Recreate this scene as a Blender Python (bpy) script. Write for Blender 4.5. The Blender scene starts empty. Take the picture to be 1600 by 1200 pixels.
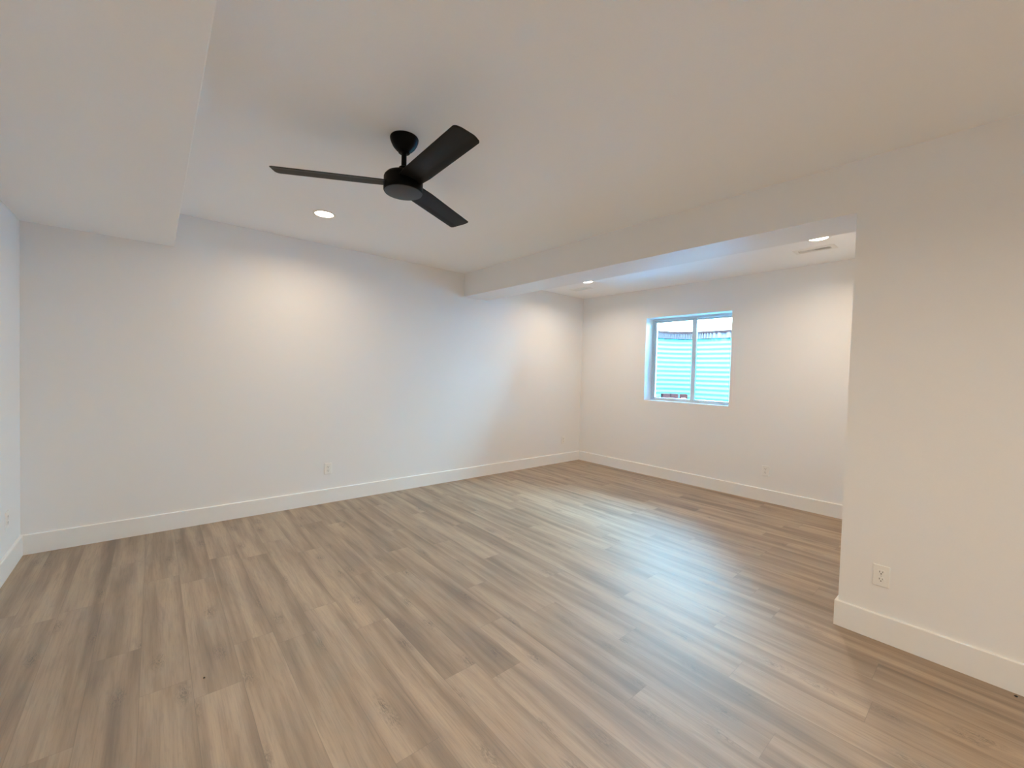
import bpy, bmesh, math, random
from mathutils import Vector, Matrix, noise
random.seed(7)
C = bpy.context.scene.collection
scene = bpy.context.scene
V = Vector

# ---------------------------------------------------------------- camera
YAW, PITCH, ROLL = -0.7087, -0.0259, 0.0281
CAM = V((-5.462, -4.5876, 1.4246))
fw = V((math.sin(-YAW)*math.cos(PITCH), math.cos(YAW)*math.cos(PITCH), math.sin(PITCH)))
rt = fw.cross(V((0, 0, 1))).normalized(); up = rt.cross(fw)
rt2 = rt*math.cos(ROLL) + up*math.sin(ROLL); up2 = -rt*math.sin(ROLL) + up*math.cos(ROLL)
cd = bpy.data.cameras.new('camera'); cam = bpy.data.objects.new('camera', cd); C.objects.link(cam)
cd.sensor_width = 36; cd.lens = 653.14/1600*36; cd.clip_start = .02; cd.clip_end = 300
m = Matrix((rt2, up2, -fw)).transposed().to_4x4(); m.translation = CAM
cam.matrix_world = m
scene.camera = cam

# ---------------------------------------------------------------- exposure, world, lights
scene.view_settings.view_transform = 'Standard'; scene.view_settings.look = 'None'
scene.view_settings.gamma = 1; scene.view_settings.use_curve_mapping = False
scene.view_settings.exposure = 0.22
scene.cycles.max_bounces = 14; scene.cycles.diffuse_bounces = 9
SKY_STRENGTH = 1750.0
SUN_STRENGTH = 0.0
P_MAIN = 9.6      # lamp beyond the fan
P_NOOK = 0.8      # two lamps in the window nook
P_NEAR = 3.5      # lamp on the near side of the fan
P_REAR_FILL = 11.5     # added fill lamps at the unseen rear of the room
LAMP_COLOR = (1.0, 0.81, 0.58)
REAR_FILL_COLOR = (0.98, 1.0, 0.90)
w = bpy.data.worlds.new('sky'); scene.world = w; w.use_nodes = True
wn = w.node_tree; bg = wn.nodes['Background']; bg.inputs[1].default_value = SKY_STRENGTH
# overcast sky: dim near the horizon, brightest overhead
wg = wn.nodes.new('ShaderNodeTexCoord'); ws = wn.nodes.new('ShaderNodeSeparateXYZ'); wr = wn.nodes.new('ShaderNodeValToRGB')
wn.links.new(wg.outputs['Generated'], ws.inputs[0]); wn.links.new(ws.outputs['Z'], wr.inputs[0]); wn.links.new(wr.outputs[0], bg.inputs[0])
e = wr.color_ramp.elements; e[0].position = 0.0; e[0].color = (.015, .026, .032, 1); e[1].position = 1.0; e[1].color = (.46, .80, 1.10, 1)
for p_, c_ in ((.60, (.019, .033, .042, 1)), (.80, (.087, .152, .210, 1))):
    e2 = e.new(p_); e2.color = c_
sl = bpy.data.lights.new('sun', 'SUN'); sl.energy = SUN_STRENGTH; sl.angle = math.radians(1); sl.color = (1, .97, .92)
so = bpy.data.objects.new('sun', sl); C.objects.link(so); so.location = (4, -12, 14)
so.rotation_euler = V((-.10, -1.0, 1.15)).to_track_quat('Z', 'Y').to_euler()
# light portal in the window opening
pl = bpy.data.lights.new('window_portal', 'AREA'); pl.shape = 'RECTANGLE'; pl.size = 1.18; pl.size_y = 1.18
pl.cycles.is_portal = True
po = bpy.data.objects.new('window_portal', pl); C.objects.link(po)
po.location = (0.29, -1.79, 1.685); po.rotation_euler = (0, math.radians(90), 0)

# ---------------------------------------------------------------- room numbers
WL = -6.195            # left wall face
HX = -2.395            # header / right wall face
HB = 0.376             # header thickness
ZC, ZB, ZS = 2.70, 2.403, 2.413
SX = WL + 0.858        # soffit edge
JY = -4.016            # jamb
YB = -9.2              # rear wall
T, BH = 0.015, 0.147
WY0, WY1, WZ0, WZ1 = -2.387, -1.196, 1.088, 2.279   # window opening
WT = 0.30

# ---------------------------------------------------------------- helpers
def box(bm, a, b):
    x0, x1 = sorted((a[0], b[0])); y0, y1 = sorted((a[1], b[1])); z0, z1 = sorted((a[2], b[2]))
    v = [bm.verts.new(p) for p in ((x0,y0,z0),(x1,y0,z0),(x1,y1,z0),(x0,y1,z0),(x0,y0,z1),(x1,y0,z1),(x1,y1,z1),(x0,y1,z1))]
    for f in ((0,3,2,1),(4,5,6,7),(0,1,5,4),(1,2,6,5),(2,3,7,6),(3,0,4,7)):
        bm.faces.new([v[i] for i in f])
    return v
def obj(name, bm, mat, parent=None, smooth=False, bevel=0, segs=2, loc=None):
    me = bpy.data.meshes.new(name); bmesh.ops.recalc_face_normals(bm, faces=bm.faces); bm.to_mesh(me); bm.free()
    if smooth:
        for p in me.polygons: p.use_smooth = True
    me.materials.append(mat)
    o = bpy.data.objects.new(name, me); C.objects.link(o)
    if parent: o.parent = parent
    if loc is not None: o.location = loc
    if bevel:
        b = o.modifiers.new('edge', 'BEVEL'); b.width = bevel; b.segments = segs; b.limit_method = 'ANGLE'; b.angle_limit = math.radians(40)
    return o
def thing(name, label, cat, loc=(0,0,0), rotz=0, group=None):
    o = bpy.data.objects.new(name, None); C.objects.link(o); o.location = loc; o.rotation_euler = (0,0,rotz)
    o.empty_display_size = .05
    return tag(o, label, cat, group)
def tag(o, label, cat, group=None, kind=None):
    o['label'] = label; o['category'] = cat
    if group: o['group'] = group
    if kind: o['kind'] = kind
    return o
def struct(name, bm, mat, bevel=0, **k):
    o = obj(name, bm, mat, bevel=bevel, **k); o['kind'] = 'structure'; return o
def lathe(bm, prof, n=48, c=(0,0,0)):
    rings = []
    for r, z in prof:
        if r < 1e-6: rings.append([bm.verts.new((c[0], c[1], c[2]+z))])
        else: rings.append([bm.verts.new((c[0]+r*math.cos(2*math.pi*i/n), c[1]+r*math.sin(2*math.pi*i/n), c[2]+z)) for i in range(n)])
    for a, b in zip(rings, rings[1:]):
        for i in range(n):
            j = (i+1) % n
            if len(a) == 1 and len(b) == 1: continue
            if len(a) == 1: bm.faces.new((a[0], b[i], b[j]))
            elif len(b) == 1: bm.faces.new((a[i], a[j], b[0]))
            else: bm.faces.new((a[i], a[j], b[j], b[i]))
def autosmooth(o, ang=35):
    for p in o.data.polygons: p.use_smooth = True
    o.data.set_sharp_from_angle(angle=math.radians(ang))
def prism(bm, pts, z0, z1):
    a = [bm.verts.new((p[0], p[1], z0)) for p in pts]; b = [bm.verts.new((p[0], p[1], z1)) for p in pts]
    n = len(pts); bm.faces.new(a[::-1]); bm.faces.new(b)
    for i in range(n): bm.faces.new((a[i], a[(i+1)%n], b[(i+1)%n], b[i]))
def copy_tree(root):
    r = root.copy(); C.objects.link(r)
    for ch in root.children:
        c = ch.copy(); C.objects.link(c); c.parent = r
        for g in ch.children:
            d = g.copy(); C.objects.link(d); d.parent = c
    return r

# ---------------------------------------------------------------- materials
def mat(name, col, rough=.5, metal=0, spec=.5, bump=None, emis=None):
    m = bpy.data.materials.new(name); m.use_nodes = True; nt = m.node_tree; b = nt.nodes['Principled BSDF']
    b.inputs['Base Color'].default_value = (*col, 1); b.inputs['Roughness'].default_value = rough
    b.inputs['Metallic'].default_value = metal; b.inputs['Specular IOR Level'].default_value = spec
    if emis: b.inputs['Emission Color'].default_value = (*emis[0], 1); b.inputs['Emission Strength'].default_value = emis[1]
    if bump:
        tc = nt.nodes.new('ShaderNodeTexCoord'); n = nt.nodes.new('ShaderNodeTexNoise'); n.inputs['Scale'].default_value = bump[0]; n.inputs['Detail'].default_value = 4
        bp = nt.nodes.new('ShaderNodeBump'); bp.inputs['Strength'].default_value = bump[1]; bp.inputs['Distance'].default_value = bump[2]
        nt.links.new(tc.outputs['Object'], n.inputs['Vector']); nt.links.new(n.outputs['Fac'], bp.inputs['Height']); nt.links.new(bp.outputs['Normal'], b.inputs['Normal'])
        # faint unevenness of the coat
        cr = nt.nodes.new('ShaderNodeMix'); cr.data_type = 'RGBA'
        cr.inputs[6].default_value = (*[c*.975 for c in col], 1); cr.inputs[7].default_value = (*col, 1)
        nt.links.new(n.outputs['Fac'], cr.inputs[0]); nt.links.new(cr.outputs[2], b.inputs['Base Color'])
    return m
M_wall = mat('wall_paint', (.87, .86, .85), .55, spec=.35, bump=(160, .12, .002))
M_ceil = mat('ceiling_paint', (.955, .955, .955), .8, spec=.2, bump=(120, .15, .002))
M_trim = mat('trim_paint', (.88, .87, .85), .35, bump=(30, .03, .002))
M_plate = mat('white_plastic', (.88, .87, .84), .3, bump=(60, .01, .001))
M_slot = mat('slot_dark', (.015, .012, .01), .7, bump=(80, .05, .001))
M_screw = mat('screw_painted', (.7, .69, .66), .35, metal=.3, bump=(80, .05, .001))
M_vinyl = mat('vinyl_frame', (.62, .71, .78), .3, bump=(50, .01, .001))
M_fan = mat('fan_black', (.002, .002, .0022), .5, spec=.10, bump=(300, .04, .001))
M_blade = mat('fan_blade_black', (.0055, .0052, .0056), .5, spec=.20, bump=(200, .04, .001))
M_cap = mat('fan_cap_grey', (.040, .040, .042), .55, bump=(300, .04, .001))
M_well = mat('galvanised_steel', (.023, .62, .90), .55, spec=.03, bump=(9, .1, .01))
M_bolt = mat('bolt_dark', (.001, .0012, .0012), .7, spec=.02, bump=(80, .1, .001))
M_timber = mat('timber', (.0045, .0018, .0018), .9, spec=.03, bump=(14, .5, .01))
M_gravel = mat('red_gravel', (.42, .20, .16), .85, bump=(40, .5, .01))
M_pebble = mat('white_pebble', (.75, .74, .72), .6, bump=(20, .2, .01))
M_soil = mat('soil_grass', (.16, .20, .08), .9, bump=(12, .6, .02))
M_lens = mat('lamp_lens', (.9, .88, .85), .5, emis=((1, .91, .78), 14), bump=(40, .01, .001))
M_crumb = mat('dark_crumb', (.03, .02, .015), .8, bump=(90, .5, .002))

def glass_mat():
    m = bpy.data.materials.new('window_glass'); m.use_nodes = True; nt = m.node_tree; nt.nodes.clear()
    o = nt.nodes.new('ShaderNodeOutputMaterial'); mx = nt.nodes.new('ShaderNodeMixShader')
    t = nt.nodes.new('ShaderNodeBsdfTransparent'); t.inputs[0].default_value = (.93, .97, .965, 1)
    g = nt.nodes.new('ShaderNodeBsdfGlossy'); g.inputs['Roughness'].default_value = .02
    f = nt.nodes.new('ShaderNodeFresnel'); f.inputs[0].default_value = 1.45
    nt.links.new(f.outputs[0], mx.inputs[0]); nt.links.new(t.outputs[0], mx.inputs[1]); nt.links.new(g.outputs[0], mx.inputs[2]); nt.links.new(mx.outputs[0], o.inputs[0])
    return m
M_glass = glass_mat()

def floor_mat():
    m = bpy.data.materials.new('vinyl_plank_oak'); m.use_nodes = True; nt = m.node_tree; N = nt.nodes; L = nt.links
    b = N['Principled BSDF']
    uv = N.new('ShaderNodeUVMap'); uv.uv_map = 'plank'
    at = N.new('ShaderNodeAttribute'); at.attribute_name = 'plank_id'
    sep = N.new('ShaderNodeSeparateXYZ'); L.new(uv.outputs[0], sep.inputs[0])
    sc = N.new('ShaderNodeSeparateColor'); L.new(at.outputs['Color'], sc.inputs[0])
    def math_(op, a, b_=None, c=None):
        n = N.new('ShaderNodeMath'); n.operation = op
        for i, x in enumerate((a, b_, c)):
            if x is None: continue
            if isinstance(x, (int, float)): n.inputs[i].default_value = x
            else: L.new(x, n.inputs[i])
        return n.outputs[0]
    def coords(su, sv, ofs):
        c = N.new('ShaderNodeCombineXYZ')
        L.new(math_('MULTIPLY_ADD', sep.outputs[0], su, math_('MULTIPLY', sc.outputs[0], 37*ofs)), c.inputs[0])
        L.new(math_('MULTIPLY_ADD', sep.outputs[1], sv, math_('MULTIPLY', sc.outputs[1], 53*ofs)), c.inputs[1])
        L.new(math_('MULTIPLY', sc.outputs[2], 19*ofs), c.inputs[2])
        return c.outputs[0]
    def tex(su, sv, ofs, detail=3, rough=.5, dist=0):
        n = N.new('ShaderNodeTexNoise'); n.inputs['Scale'].default_value = 1; n.inputs['Detail'].default_value = detail
        n.inputs['Roughness'].default_value = rough; n.inputs['Distortion'].default_value = dist
        L.new(coords(su, sv, ofs), n.inputs['Vector']); return n.outputs['Fac']
    def ramp(f, stops):
        r = N.new('ShaderNodeValToRGB'); L.new(f, r.inputs[0]); e = r.color_ramp.elements
        while len(e) < len(stops): e.new(.5)
        for k, (p, c) in enumerate(stops): e[k].position = p; e[k].color = (*c, 1)
        return r.outputs[0]
    def mix(f, a, b_, mode='MIX'):
        n = N.new('ShaderNodeMix'); n.data_type = 'RGBA'; n.blend_type = mode
        if isinstance(f, (int, float)): n.inputs[0].default_value = f
        else: L.new(f, n.inputs[0])
        for i, x in ((6, a), (7, b_)):
            if isinstance(x, tuple): n.inputs[i].default_value = (*x, 1)
            else: L.new(x, n.inputs[i])
        return n.outputs[2]
    streak = tex(13, .85, 1, 3, .5, .25)
    col = ramp(streak, [(.30, (.200, .128, .078)), (.42, (.285, .188, .116)), (.52, (.360, .245, .155)), (.66, (.43, .304, .200)), (.8, (.49, .355, .242))])
    fine = tex(170, 5, 2, 4, .65)
    col = mix(.7, col, ramp(fine, [(.25, (.62, .60, .58)), (.5, (1, 1, 1)), (.8, (1.12, 1.12, 1.12))]), 'MULTIPLY')
    med = tex(55, 5, 3, 5, .7, 1.2)
    col = mix(.38, col, ramp(med, [(.3, (.66, .64, .62)), (.48, (1, 1, 1)), (.8, (1.1, 1.1, 1.09))]), 'MULTIPLY')
    # soft dark smears along the grain
    smear = tex(26, 3.2, 4, 4, .6, 1.0)
    col = mix(math_('MULTIPLY', ramp(smear, [(.56, (0, 0, 0)), (.72, (1, 1, 1))]), .30), col, (.17, .115, .078))
    # scattered knots with ragged cracks
    vo = N.new('ShaderNodeTexVoronoi'); vo.voronoi_dimensions = '2D'; vo.inputs['Scale'].default_value = 1; vo.inputs['Randomness'].default_value = 1
    L.new(coords(7, 2.6, 5), vo.inputs['Vector'])
    vs_ = N.new('ShaderNodeSeparateColor'); L.new(vo.outputs['Color'], vs_.inputs[0])
    pick = math_('GREATER_THAN', vs_.outputs[0], .62)
    rag = tex(75, 16, 6, 4, .7, 3.0)
    spot = math_('MULTIPLY', ramp(vo.outputs['Distance'], [(.02, (1, 1, 1)), (.26, (0, 0, 0))]), ramp(rag, [(.44, (0, 0, 0)), (.60, (1, 1, 1))]))
    col = mix(math_('MULTIPLY', math_('MULTIPLY', spot, pick), .90), col, (.10, .066, .045))
    tone = math_('MULTIPLY_ADD', sc.outputs[2], .14, .90)
    hv = N.new('ShaderNodeHueSaturation'); L.new(tone, hv.inputs['Value']); L.new(col, hv.inputs['Color'])
    col = hv.outputs[0]
    # joint lines
    W, = (0.178,)
    eu = math_('MINIMUM', sep.outputs[0], math_('SUBTRACT', W, sep.outputs[0]))
    uv2 = N.new('ShaderNodeUVMap'); uv2.uv_map = 'ends'
    s2 = N.new('ShaderNodeSeparateXYZ'); L.new(uv2.outputs[0], s2.inputs[0])
    ev = math_('MINIMUM', s2.outputs[0], s2.outputs[1])
    ed = math_('MINIMUM', eu, ev)
    gap = math_('LESS_THAN', ed, .0011)
    col = mix(math_('MULTIPLY', gap, .45), col, (.12, .08, .055))
    L.new(col, b.inputs['Base Color'])
    rr = math_('MULTIPLY_ADD', fine, .12, .50)
    L.new(rr, b.inputs['Roughness'])
    b.inputs['IOR'].default_value = 2.15
    bp = N.new('ShaderNodeBump'); bp.inputs['Strength'].default_value = .25; bp.inputs['Distance'].default_value = .001
    hh = math_('SUBTRACT', math_('ADD', math_('MULTIPLY', fine, .6), math_('MULTIPLY', med, .5)), math_('MULTIPLY', gap, 1.0))
    L.new(hh, bp.inputs['Height']); L.new(bp.outputs[0], b.inputs['Normal'])
    return m

# ---------------------------------------------------------------- floor: one mesh, planks running towards the long wall
def make_floor():
    W, LEN, X0 = 0.178, 1.22, -3.902
    joints = {0:-3.578, 2:-3.298, 3:-3.795, 5:-3.57, 6:-3.02, 8:-3.57, -8:-2.41, -5:-2.0, -4:-2.35, 4:-3.05, 1:-4.05, -1:-2.75, -2:-3.1, -3:-1.75}
    bm = bmesh.new(); ul = bm.loops.layers.uv.new('plank'); ue = bm.loops.layers.uv.new('ends'); cl = bm.loops.layers.float_color.new('plank_id')
    k0 = math.floor((WL - .05 - X0)/W)
    for k in range(k0, math.ceil((.05-X0)/W)):
        xa, xb = X0+k*W, X0+(k+1)*W
        base = joints.get(k, random.uniform(0, LEN)); y = base - LEN*math.ceil((base-YB+.1)/LEN)
        while y < .02:
            ya, yb = y, y+LEN; y = yb
            cid = (random.random(), random.random(), random.random(), 1)
            vs = [bm.verts.new((px, py, 0)) for px, py in ((xa,ya),(xb,ya),(xb,yb),(xa,yb))]
            f = bm.faces.new(vs)
            for l, (u, v) in zip(f.loops, ((0,0),(W,0),(W,LEN),(0,LEN))):
                l[ul].uv = (u, v); l[ue].uv = (v, LEN-v); l[cl] = cid
    # slab under the planks
    box(bm, (WL-.3, YB-.2, -.12), (.3, .2, -.004))
    o = struct('floor', bm, floor_mat())
    return o
make_floor()

# ---------------------------------------------------------------- shell
bm = bmesh.new(); box(bm, (WL-.3, YB-.3, ZC), (.3, .3, ZC+.2)); struct('ceiling', bm, M_ceil)
bm = bmesh.new(); box(bm, (WL-.3, 0, -.1), (.3, .3, ZC)); struct('wall_back', bm, M_wall)
bm = bmesh.new(); box(bm, (WL-.3, YB, -.1), (WL, 0, ZC)); struct('wall_left', bm, M_wall)
bm = bmesh.new(); box(bm, (WL-.3, YB-.3, -.1), (.3, YB, ZC)); struct('wall_front', bm, M_wall)
bm = bmesh.new()       # window wall around the opening
box(bm, (0, WY1, -.1), (WT, 0, ZC)); box(bm, (0, JY, -.1), (WT, WY0, ZC))
box(bm, (0, WY0, -.1), (WT, WY1, WZ0)); box(bm, (0, WY0, WZ1), (WT, WY1, ZC))
struct('wall_window', bm, M_wall)
bm = bmesh.new(); box(bm, (HX, YB, -.1), (WT, JY, ZC)); struct('wall_right', bm, M_wall)
bm = bmesh.new(); box(bm, (HX, JY, ZB), (HX+HB, 0, ZC)); struct('wall_header', bm, M_wall)
bm = bmesh.new(); box(bm, (WL, YB, ZS), (SX, 0, ZC)); struct('ceiling_soffit', bm, M_ceil, bevel=.004)

def baseboard(name, pts):
    """pts: polyline of wall face; second list is the room-side outer line (mitred)"""
    inner, outer = pts
    prof = [(0, .0), (1, .0), (1, BH-.004), (.72, BH), (0, BH)]
    bm = bmesh.new(); rows = []
    for a, b in zip(inner, outer):
        rows.append([bm.verts.new((a[0]+(b[0]-a[0])*s, a[1]+(b[1]-a[1])*s, z)) for s, z in prof])
    for r0, r1 in zip(rows, rows[1:]):
        for i in range(len(prof)):
            j = (i+1) % len(prof); bm.faces.new((r0[i], r1[i], r1[j], r0[j]))
    bm.faces.new(rows[0]); bm.faces.new(rows[-1][::-1])
    return struct(name, bm, M_trim)
baseboard('baseboard_back', ([(WL, 0), (0, 0)], [(WL+T, -T), (-T, -T)]))
baseboard('baseboard_left', ([(WL, YB), (WL, 0)], [(WL+T, YB), (WL+T, -T)]))
baseboard('baseboard_window', ([(0, 0), (0, JY)], [(-T, -T), (-T, JY+T)]))
baseboard('baseboard_right', ([(0, JY), (HX, JY), (HX, YB)], [(-T, JY+T), (HX-T, JY+T), (HX-T, YB)]))

# ---------------------------------------------------------------- window
win = bpy.data.objects.new('window_1', None); C.objects.link(win); win['kind'] = 'structure'; win.location = (0, 0, 0)
FX0, FX1 = .178, .262
def rect_frame(bm, x0, x1, y0, y1, z0, z1, wl, wr, wb, wt):
    box(bm, (x0, y0, z0), (x1, y0+wr, z1)); box(bm, (x0, y1-wl, z0), (x1, y1, z1))
    box(bm, (x0, y0+wr, z0), (x1, y1-wl, z0+wb)); box(bm, (x0, y0+wr, z1-wt), (x1, y1-wl, z1))
bm = bmesh.new(); rect_frame(bm, FX0, FX1, WY0, WY1, WZ0, WZ1, .030, .030, .022, .030)
box(bm, (FX0-.006, WY0+.03, WZ0+.0), (FX0+.006, WY1-.03, WZ0+.016))
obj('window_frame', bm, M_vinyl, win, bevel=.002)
YM = (WY0+WY1)/2 - .03
bm = bmesh.new(); rect_frame(bm, .190, .222, YM-.034, WY1-.030, WZ0+.022, WZ1-.030, .026, .064, .020, .024)
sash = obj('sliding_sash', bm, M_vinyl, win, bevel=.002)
bm = bmesh.new(); rect_frame(bm, .226, .256, WY0+.030, YM+.016, WZ0+.022, WZ1-.030, .030, .022, .018, .020)
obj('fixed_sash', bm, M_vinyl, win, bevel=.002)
bm = bmesh.new(); box(bm, (.204, YM+.02, WZ0+.04), (.208, WY1-.054, WZ1-.052)); obj('glass_pane', bm, M_glass, sash)
bm = bmesh.new(); box(bm, (.240, WY0+.05, WZ0+.038), (.244, YM-.012, WZ1-.048)); obj('glass_pane', bm, M_glass, win)
bm = bmesh.new(); box(bm, (.180, YM-.012, 1.66), (.192, YM+.012, 1.73)); box(bm, (.172, YM-.006, 1.685), (.184, YM+.006, 1.705))
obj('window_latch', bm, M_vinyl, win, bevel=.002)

# ---------------------------------------------------------------- outside: window well
CYW = -1.79; HWW = .86; DPW = .92; XW = WT
ZG, ZR = 1.10, 2.145
def well_pt(t, off=0):     # t 0..1 along the U, superellipse plan
    a = math.pi*(t) - math.pi/2
    e = .62
    c, s = math.cos(a), math.sin(a)
    return (XW + (DPW+off)*(abs(c)**e), CYW + (HWW+off)*math.copysign(abs(s)**e, s))
bm = bmesh.new(); NT = 96; NZ = 190; rows = []
for j in range(NZ+1):
    z = ZG-.12 + (ZR-ZG+.02)*j/NZ
    o_ = .0026*math.cos(2*math.pi*z/.072)
    rows.append([bm.verts.new((*well_pt(i/NT, o_), z)) for i in range(NT+1)])
for j in range(NZ):
    for i in range(NT): bm.faces.new((rows[j][i], rows[j][i+1], rows[j+1][i+1], rows[j+1][i]))
well = thing('window_well', 'galvanised corrugated steel window well outside the window', 'window well', (XW, CYW, ZG))
def rel(o, parent):      # keep world position under a moved parent
    o.parent = parent; o.matrix_parent_inverse = Matrix.Translation(-parent.location); return o
sh = rel(obj('corrugated_panel', bm, M_well, smooth=True), well)
sm = sh.modifiers.new('t', 'SOLIDIFY'); sm.thickness = .003; sm.offset = 1
# seams: flat lapped strips with bolts
def strip(t, half=.022, name='seam_strip'):
    bm = bmesh.new(); vs = []
    for s in (-1, 1):
        for z in (ZG-.1, ZR-.11):
            for off in (-.012, -.016):
                p = well_pt(t+s*half/2.2, off); vs.append(bm.verts.new((*p, z)))
    for f in ((0,1,3,2),(4,6,7,5),(0,4,5,1),(2,3,7,6),(0,2,6,4),(1,5,7,3)): bm.faces.new([vs[i] for i in f])
    o = rel(obj(name, bm, M_well), well)
    return o
def bolt(t, z):
    p0 = V((*well_pt(t, -.012), z)); p1 = V((*well_pt(t, -.034), z)); d = (p1-p0).normalized()
    bm = bmesh.new(); bmesh.ops.create_cone(bm, cap_ends=True, segments=6, radius1=.016, radius2=.013, depth=.018)
    bmesh.ops.transform(bm, matrix=Matrix.Translation((p0+p1)/2) @ d.to_track_quat('Z', 'Y').to_matrix().to_4x4(), verts=bm.verts)
    rel(obj('bolt', bm, M_bolt), well)
SEAM_T = (.455, .375)
for st in SEAM_T:
    strip(st)
    for z in (1.70, 1.42, 1.15): bolt(st, z)
# ribbed rim band above the corrugation, timber edging on top of it
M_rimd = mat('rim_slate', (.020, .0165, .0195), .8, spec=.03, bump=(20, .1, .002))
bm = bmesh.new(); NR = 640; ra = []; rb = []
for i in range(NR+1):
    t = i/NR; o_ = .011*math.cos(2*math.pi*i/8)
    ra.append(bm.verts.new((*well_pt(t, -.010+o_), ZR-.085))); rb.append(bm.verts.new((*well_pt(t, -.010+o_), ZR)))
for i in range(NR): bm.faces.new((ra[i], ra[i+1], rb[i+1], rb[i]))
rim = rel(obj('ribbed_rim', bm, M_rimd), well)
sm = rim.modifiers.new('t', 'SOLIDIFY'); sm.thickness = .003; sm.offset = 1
bm = bmesh.new(); prev = None
for i in range(61):
    t = i/60
    q = [bm.verts.new((*well_pt(t, a), z)) for a, z in ((-.015, ZR), (.06, ZR), (.06, ZR+.036), (-.015, ZR+.036))]
    if prev:
        for a in range(4): bm.faces.new((prev[a], q[a], q[(a+1)%4], prev[(a+1)%4]))
    else: bm.faces.new(q)
    prev = q
bm.faces.new(prev[::-1])
tag(obj('timber_edging', bm, M_timber), 'brown timber edging on the rim of the steel window well', 'edging')
# gravel bed fitted inside the well, with a row of dark red bricks on it
bm = bmesh.new(); prism(bm, [well_pt(k/40, -.03) for k in range(41)], ZG-.11, ZG-.02)
for i in range(2200):
    x = WT + .03 + random.random()*(DPW-.07); y = CYW + (random.random()*2-1)*(HWW-.06)
    if ((x-WT)/(DPW-.06))**3.2 + abs((y-CYW)/(HWW-.06))**3.2 > .93: continue
    r = random.uniform(.010, .018)
    g = bmesh.ops.create_icosphere(bm, subdivisions=1, radius=r)['verts']
    mt = Matrix.Translation((x, y, ZG-.024)) @ Matrix.Rotation(random.random()*6, 4, 'Z') @ Matrix.Diagonal((1.2, .9, .7, 1))
    for v in g: v.co *= random.uniform(.85, 1.15)
    bmesh.ops.transform(bm, matrix=mt, verts=g)
tag(obj('gravel', bm, M_gravel), 'pale reddish gravel at the bottom of the window well', 'gravel', kind='stuff')
M_brick = mat('dark_red_brick', (.008, .0025, .0022), .9, spec=.03, bump=(60, .4, .003))
bricks = [(.68, 'nearest the middle bar'), (.76, 'second from the middle bar'), (.84, 'farthest from the middle bar')]
for t_, lab in bricks:
    p0 = V(well_pt(t_-.034, -.075)); p1 = V(well_pt(t_+.034, -.075)); d = (p1-p0); ln = d.length/2; a = math.atan2(d.y, d.x)
    bm = bmesh.new(); box(bm, (-ln, -.035, 0), (ln, .035, .080))
    o = obj('brick', bm, M_brick, bevel=.004, loc=((p0.x+p1.x)/2, (p0.y+p1.y)/2, ZG-.012)); o.rotation_euler = (0, 0, a)
    tag(o, 'dark red brick at the foot of the window well, ' + lab, 'brick', 'bricks at the foot of the window well')
for (x, y, z, s, lab) in ((.40, -1.60, ZG+.012, .030, 'pale pebble on the reddish gravel beside the middle of the window'), (.38, -1.46, ZG+.004, .018, 'smaller pale pebble on the gravel, further from the middle of the window')):
    bm = bmesh.new(); g = bmesh.ops.create_icosphere(bm, subdivisions=3, radius=s)
    for v in bm.verts:
        v.co *= 1 + .18*noise.noise(v.co*40); v.co.z *= .75; v.co.y *= 1.35
    tag(obj('pebble', bm, M_pebble, smooth=True, loc=(x, y, z)), lab, 'pebble', 'pale pebbles in the window well')
# ground outside at grade with the well cut out
bm = bmesh.new(); pts = [well_pt(i/40, .06) for i in range(41)]
ring = [bm.verts.new((x, y, ZR+.0)) for x, y in pts]
far = []
for x, y in pts:
    d = V((x-XW+.0001, y-CYW)).normalized(); far.append(bm.verts.new((XW+d.x*14 if d.x > .01 else XW, CYW+d.y*14, ZR-.0)))
for i in range(40): bm.faces.new((ring[i], ring[i+1], far[i+1], far[i]))
bmesh.ops.solidify(bm, geom=list(bm.faces), thickness=.1)
gr = struct('ground_outside', bm, M_soil)

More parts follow.
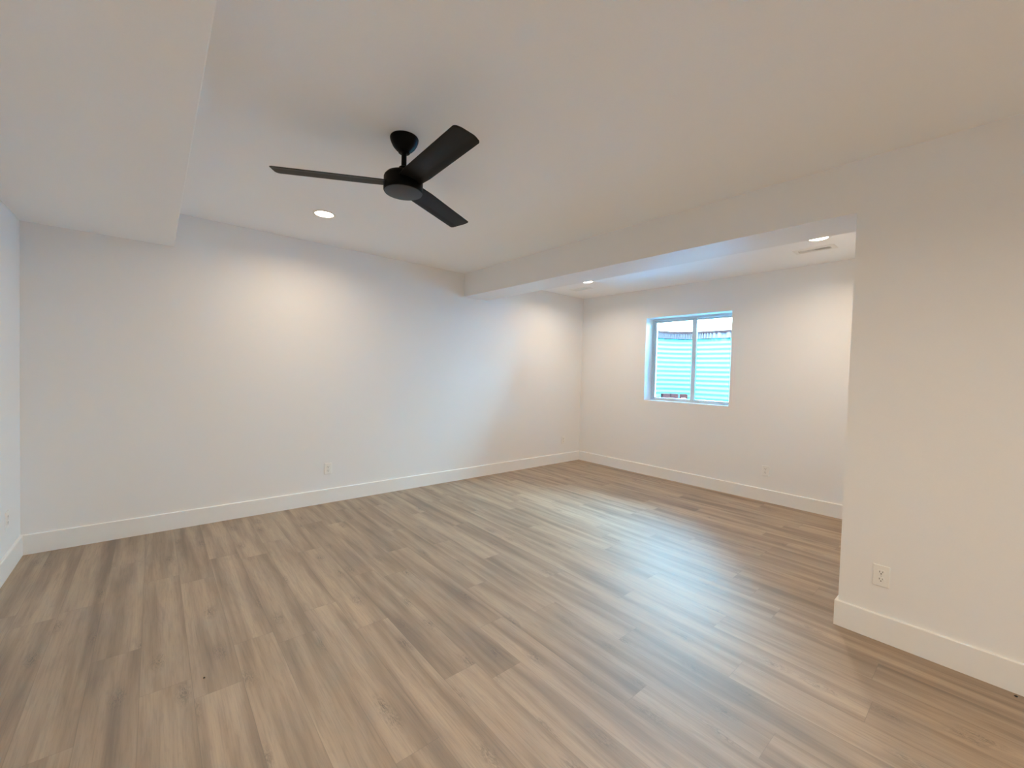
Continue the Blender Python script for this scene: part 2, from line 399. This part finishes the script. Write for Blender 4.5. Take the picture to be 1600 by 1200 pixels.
# ---------------------------------------------------------------- outlets
def make_outlet():
    """local frame: plate in the XZ plane facing -Y, back at y=0"""
    t = thing('wall_outlet', 'x', 'outlet')
    bm = bmesh.new()
    w2, h2 = .036, .059
    pr = [(-w2, 0, -h2), (w2, 0, -h2), (w2, 0, h2), (-w2, 0, h2)]
    a = [bm.verts.new(p) for p in pr]
    b = [bm.verts.new((p[0]*.995, -.003, p[2]*.997)) for p in pr]
    c = [bm.verts.new((p[0]*.93, -.0062, p[2]*.955)) for p in pr]
    for r0, r1 in ((a, b), (b, c)):
        for i in range(4): bm.faces.new((r0[i], r0[(i+1)%4], r1[(i+1)%4], r1[i]))
    bm.faces.new(c); bm.faces.new(a[::-1])
    obj('cover_plate', bm, M_plate, t, bevel=.0008)
    for s in (-1, 1):
        bm = bmesh.new(); pts = []
        for i in range(32):
            an = 2*math.pi*i/32; x = .0172*math.cos(an); z = .0172*math.sin(an); z = max(-.0142, min(.0142, z)); pts.append((x, z))
        lo = [bm.verts.new((x, -.004, z)) for x, z in pts]; hi = [bm.verts.new((x, -.0082, z)) for x, z in pts]
        bm.faces.new(hi); bm.faces.new(lo[::-1])
        for i in range(32): bm.faces.new((lo[i], lo[(i+1)%32], hi[(i+1)%32], hi[i]))
        rc = obj('receptacle', bm, M_plate, t, bevel=.0006, loc=(0, 0, s*.0198))
        bm = bmesh.new()
        box(bm, (-.0076, -.0087, -.001), (-.0052, -.0070, .0085)); box(bm, (.0052, -.0087, .0005), (.0074, -.0070, .0080))
        bmesh.ops.create_cone(bm, cap_ends=True, segments=14, radius1=.0028, radius2=.0028, depth=.0017, matrix=Matrix.Translation((0, -.00785, -.0072)) @ Matrix.Rotation(math.pi/2, 4, 'X'))
        obj('socket_slots', bm, M_slot, rc)
    bm = bmesh.new(); bmesh.ops.create_cone(bm, cap_ends=True, segments=16, radius1=.0032, radius2=.0026, depth=.0016, matrix=Matrix.Translation((0, -.0068, 0)) @ Matrix.Rotation(math.pi/2, 4, 'X'))
    obj('screw', bm, M_screw, t)
    return t
def place(o, loc, rz, label, group=None):
    o.location = loc; o.rotation_euler = (0, 0, rz); o['label'] = label
    if group: o['group'] = group
G = 'duplex outlets on the walls'
o1 = make_outlet(); place(o1, (HX, -4.200, .360), -math.pi/2, 'white duplex outlet on the near wall beside the opening corner', G)
place(copy_tree(o1), (-4.058, 0, .362), 0, 'white duplex outlet midway along the long wall, below the glow of the ceiling light', G)
place(copy_tree(o1), (-.398, 0, .362), 0, 'small white outlet on the long wall close to the far corner', G)
place(copy_tree(o1), (0, -2.836, .363), -math.pi/2, 'white outlet low on the window wall, between the window and the edge of the opening', G)
place(copy_tree(o1), (WL, -.373, .366), math.pi/2, 'pale outlet seen edge-on on the side wall above the baseboard', G)

# ---------------------------------------------------------------- recessed ceiling lights
def make_downlight():
    t = thing('recessed_light', 'x', 'ceiling light')
    bm = bmesh.new(); lathe(bm, [(.0700, .004), (.0705, -.0035), (.078, -.0062), (.088, -.0050), (.0925, -.0015), (.0925, .0), (.070, .004)], 56)
    o = obj('trim_ring', bm, M_plate, t); autosmooth(o, 50)
    bm = bmesh.new(); lathe(bm, [(0, -.0028), (.05, -.0026), (.0700, -.0015), (.0700, 0), (0, 0)], 56)
    o = obj('lens', bm, M_lens, t); autosmooth(o, 50)
    return t
def lamp_for(t, power, color):
    l = bpy.data.lights.new('downlight_lamp', 'AREA'); l.shape = 'DISK'; l.size = .13; l.energy = power; l.color = color
    l.spread = math.radians(158)
    lo = bpy.data.objects.new('downlight_lamp', l); C.objects.link(lo); lo.parent = t; lo.location = (0, 0, -.008)
d1 = make_downlight()
G = 'recessed ceiling lights'
spots = [((-4.395, -.89), 'bright round recessed light in the main ceiling beyond the fan'),
         ((-.985, -3.49), 'recessed light in the ceiling of the window nook, next to the larger visible air vent'),
         ((-.985, -.88), 'small recessed light in the ceiling of the window nook near the far corner'),
         ((-4.40, -3.93), 'recessed light in the main ceiling on the near side of the fan'),
         ((-4.40, -6.3), 'added fill light in the main ceiling at the unseen rear of the room'),
         ((-4.40, -8.4), 'added fill light in the main ceiling by the unseen rear wall')]  # last two are added behind the camera to lift the ambient light
for i, ((x, y), lab) in enumerate(spots):
    t = d1 if i == 0 else copy_tree(d1)
    t.location = (x, y, ZC); t['label'] = lab; t['group'] = G
    lamp_for(t, (P_MAIN, P_NOOK, P_NOOK, P_NEAR, P_REAR_FILL, P_REAR_FILL)[i], REAR_FILL_COLOR if i > 3 else LAMP_COLOR)

# ---------------------------------------------------------------- ceiling registers
def make_vent():
    """length along Y, 0.30 x 0.15; louvres in two banks throwing opposite ways"""
    t = thing('air_vent', 'x', 'air vent')
    bm = bmesh.new(); L2, W2, l2, w2 = .168, .082, .128, .040
    def ring(L, W, z): return [bm.verts.new(p) for p in ((-W, -L, z), (W, -L, z), (W, L, z), (-W, L, z))]
    r = [ring(L2, W2, 0), ring(L2, W2, -.002), ring(L2-.012, W2-.012, -.006), ring(l2, w2, -.006), ring(l2, w2, .0)]
    for a, b in zip(r, r[1:]):
        for i in range(4): bm.faces.new((a[i], a[(i+1)%4], b[(i+1)%4], b[i]))
    box(bm, (-w2, -.005, -.006), (w2, .005, -.0005))
    obj('vent_frame', bm, M_plate, t)
    bm = bmesh.new(); box(bm, (-w2, -l2, -.0012), (w2, l2, -.0002)); obj('duct_opening', bm, M_slot, t)
    for s in (-1, 1):
        bm = bmesh.new(); n = 9
        for i in range(n):
            y = s*(.010 + (l2-.012)*(i+.5)/n)
            c = .0016 if s < 0 else .0030
            v = [bm.verts.new(p) for p in ((-w2, y-c, -.0014-0), (w2, y-c, -.0014), (w2, y+c, -.0058), (-w2, y+c, -.0058))] if s > 0 else \
                [bm.verts.new(p) for p in ((-w2, y-c, -.0014), (w2, y-c, -.0014), (w2, y+c, -.0058), (-w2, y+c, -.0058))]
            bm.faces.new(v)
            u = [bm.verts.new(q.co+V((0, .0007, .0007))) for q in v]; bm.faces.new(u[::-1])
            for k in range(4): bm.faces.new((v[k], v[(k+1)%4], u[(k+1)%4], u[k]))
        obj('louvres', bm, M_plate, t)
    return t
v1 = make_vent(); v1.location = (-.625, -3.375, ZC); v1['label'] = 'white ceiling air vent beside the recessed light nearer the opening jamb'; v1['group'] = 'ceiling air vents in the window nook'
v2 = copy_tree(v1); v2.location = (-.66, -.50, ZC); v2['label'] = 'white ceiling air vent near the far corner, beside the small recessed light'

# ---------------------------------------------------------------- ceiling fan
FXY = (-4.421, -2.406)
fan = thing('ceiling_fan', 'matte black three-blade ceiling fan hanging from the main ceiling', 'ceiling fan', (*FXY, ZC))
bm = bmesh.new(); lathe(bm, [(0, 0), (.0745, 0), (.0765, -.004), (.0755, -.014), (.070, -.030), (.060, -.048), (.046, -.064), (.034, -.074), (.031, -.077), (.031, -.081), (.026, -.084), (0, -.084)], 56)
o = obj('canopy', bm, M_fan, fan); autosmooth(o, 40)
bm = bmesh.new(); lathe(bm, [(0, -.08), (.0142, -.08), (.0142, -.19), (0, -.19)], 32)
o = obj('downrod', bm, M_fan, fan); autosmooth(o, 40)
bm = bmesh.new(); lathe(bm, [(0, -.158), (.022, -.158), (.026, -.161), (.026, -.176), (.045, -.180), (.048, -.184), (.048, -.196), (0, -.196)], 40)
o = obj('rod_collar', bm, M_fan, fan); autosmooth(o, 40)
bm = bmesh.new(); lathe(bm, [(0, -.190), (.060, -.192), (.092, -.203), (.102, -.215), (.105, -.222), (.105, -.268), (.106, -.270), (.106, -.290), (.1035, -.2955), (.098, -.296), (0, -.296)], 72)
o = obj('motor_housing', bm, M_fan, fan); autosmooth(o, 30)
bm = bmesh.new(); lathe(bm, [(0, -.2955), (.0995, -.2955), (.1020, -.2965), (.1012, -.2985), (.098, -.2995), (0, -.2998)], 72)
o = obj('bottom_cap', bm, M_cap, fan); autosmooth(o, 30); o['label'] = 'dark grey flat bottom cap'
ZBL = -.249
def blade_mesh():
    """blade along +X; local +Y edge (counter-clockwise) is the low edge"""
    CH = .135; R0, R1 = .080, .660; cr = .020
    ys = [-CH/2 + CH*i/20 for i in range(21)]
    def zc(y):
        s = -math.tan(math.radians(8.0))*y
        if y > .030: s -= math.tan(math.radians(9))*(y-.030)
        if y < -.055: s += 0
        return s
    def th(y):
        u = abs(y)/(CH/2); return .0034*math.sqrt(max(0, 1-u**3)) + .0009
    xs = [R0 + (R1-R0)*i/40 for i in range(37)] + [R1-.052+.052*k/16 for k in range(1, 17)]
    xs = sorted(set(round(x, 5) for x in xs))
    bm = bmesh.new(); top = {}; bot = {}
    for i, x in enumerate(xs):
        d = R1-x; half = CH/2
        if d < cr: half = CH/2 - cr + math.sqrt(max(0, cr*cr-(cr-d)**2))
        taper = 1 - .10*max(0, 1-(x-R0)/.10)
        for j, y in enumerate(ys):
            yy = y/(CH/2)*half*taper
            z = zc(yy)
            top[i, j] = bm.verts.new((x, yy, z+th(y))); bot[i, j] = bm.verts.new((x, yy, z-th(y)))
    n, m_ = len(xs), len(ys)
    for i in range(n-1):
        for j in range(m_-1):
            bm.faces.new((top[i,j], top[i+1,j], top[i+1,j+1], top[i,j+1])); bm.faces.new((bot[i,j], bot[i,j+1], bot[i+1,j+1], bot[i+1,j]))
        for j in (0, m_-1): bm.faces.new((top[i,j], bot[i,j], bot[i+1,j], top[i+1,j]))
    for j in range(m_-1):
        for i in (0, n-1): bm.faces.new((top[i,j], top[i,j+1], bot[i,j+1], bot[i,j]))
    return bm
bl = obj('blade', blade_mesh(), M_blade, fan, loc=(0, 0, ZBL)); autosmooth(bl, 30)
for k, ang in enumerate((151.0, 268.0, 28.2)):
    b = bl if k == 0 else bl.copy()
    if k: C.objects.link(b); b.parent = fan
    b.location = (0, 0, ZBL); b.rotation_euler = (0, 0, math.radians(ang))

# ---------------------------------------------------------------- specks on the floor
for (x, y, s, lab) in ((-5.282, -2.286, .0045, 'tiny dark speck of debris lying on the planks in the open floor'), (-2.437, -4.69, .006, 'tiny dark speck of debris on the floor along the near baseboard')):
    bm = bmesh.new(); bmesh.ops.create_icosphere(bm, subdivisions=2, radius=s)
    for v in bm.verts: v.co *= 1+.5*noise.noise(v.co*300); v.co.z *= .4
    tag(obj('debris_speck', bm, M_crumb, smooth=True, loc=(x, y, s*.35)), lab, 'debris', 'dark specks on the floor')
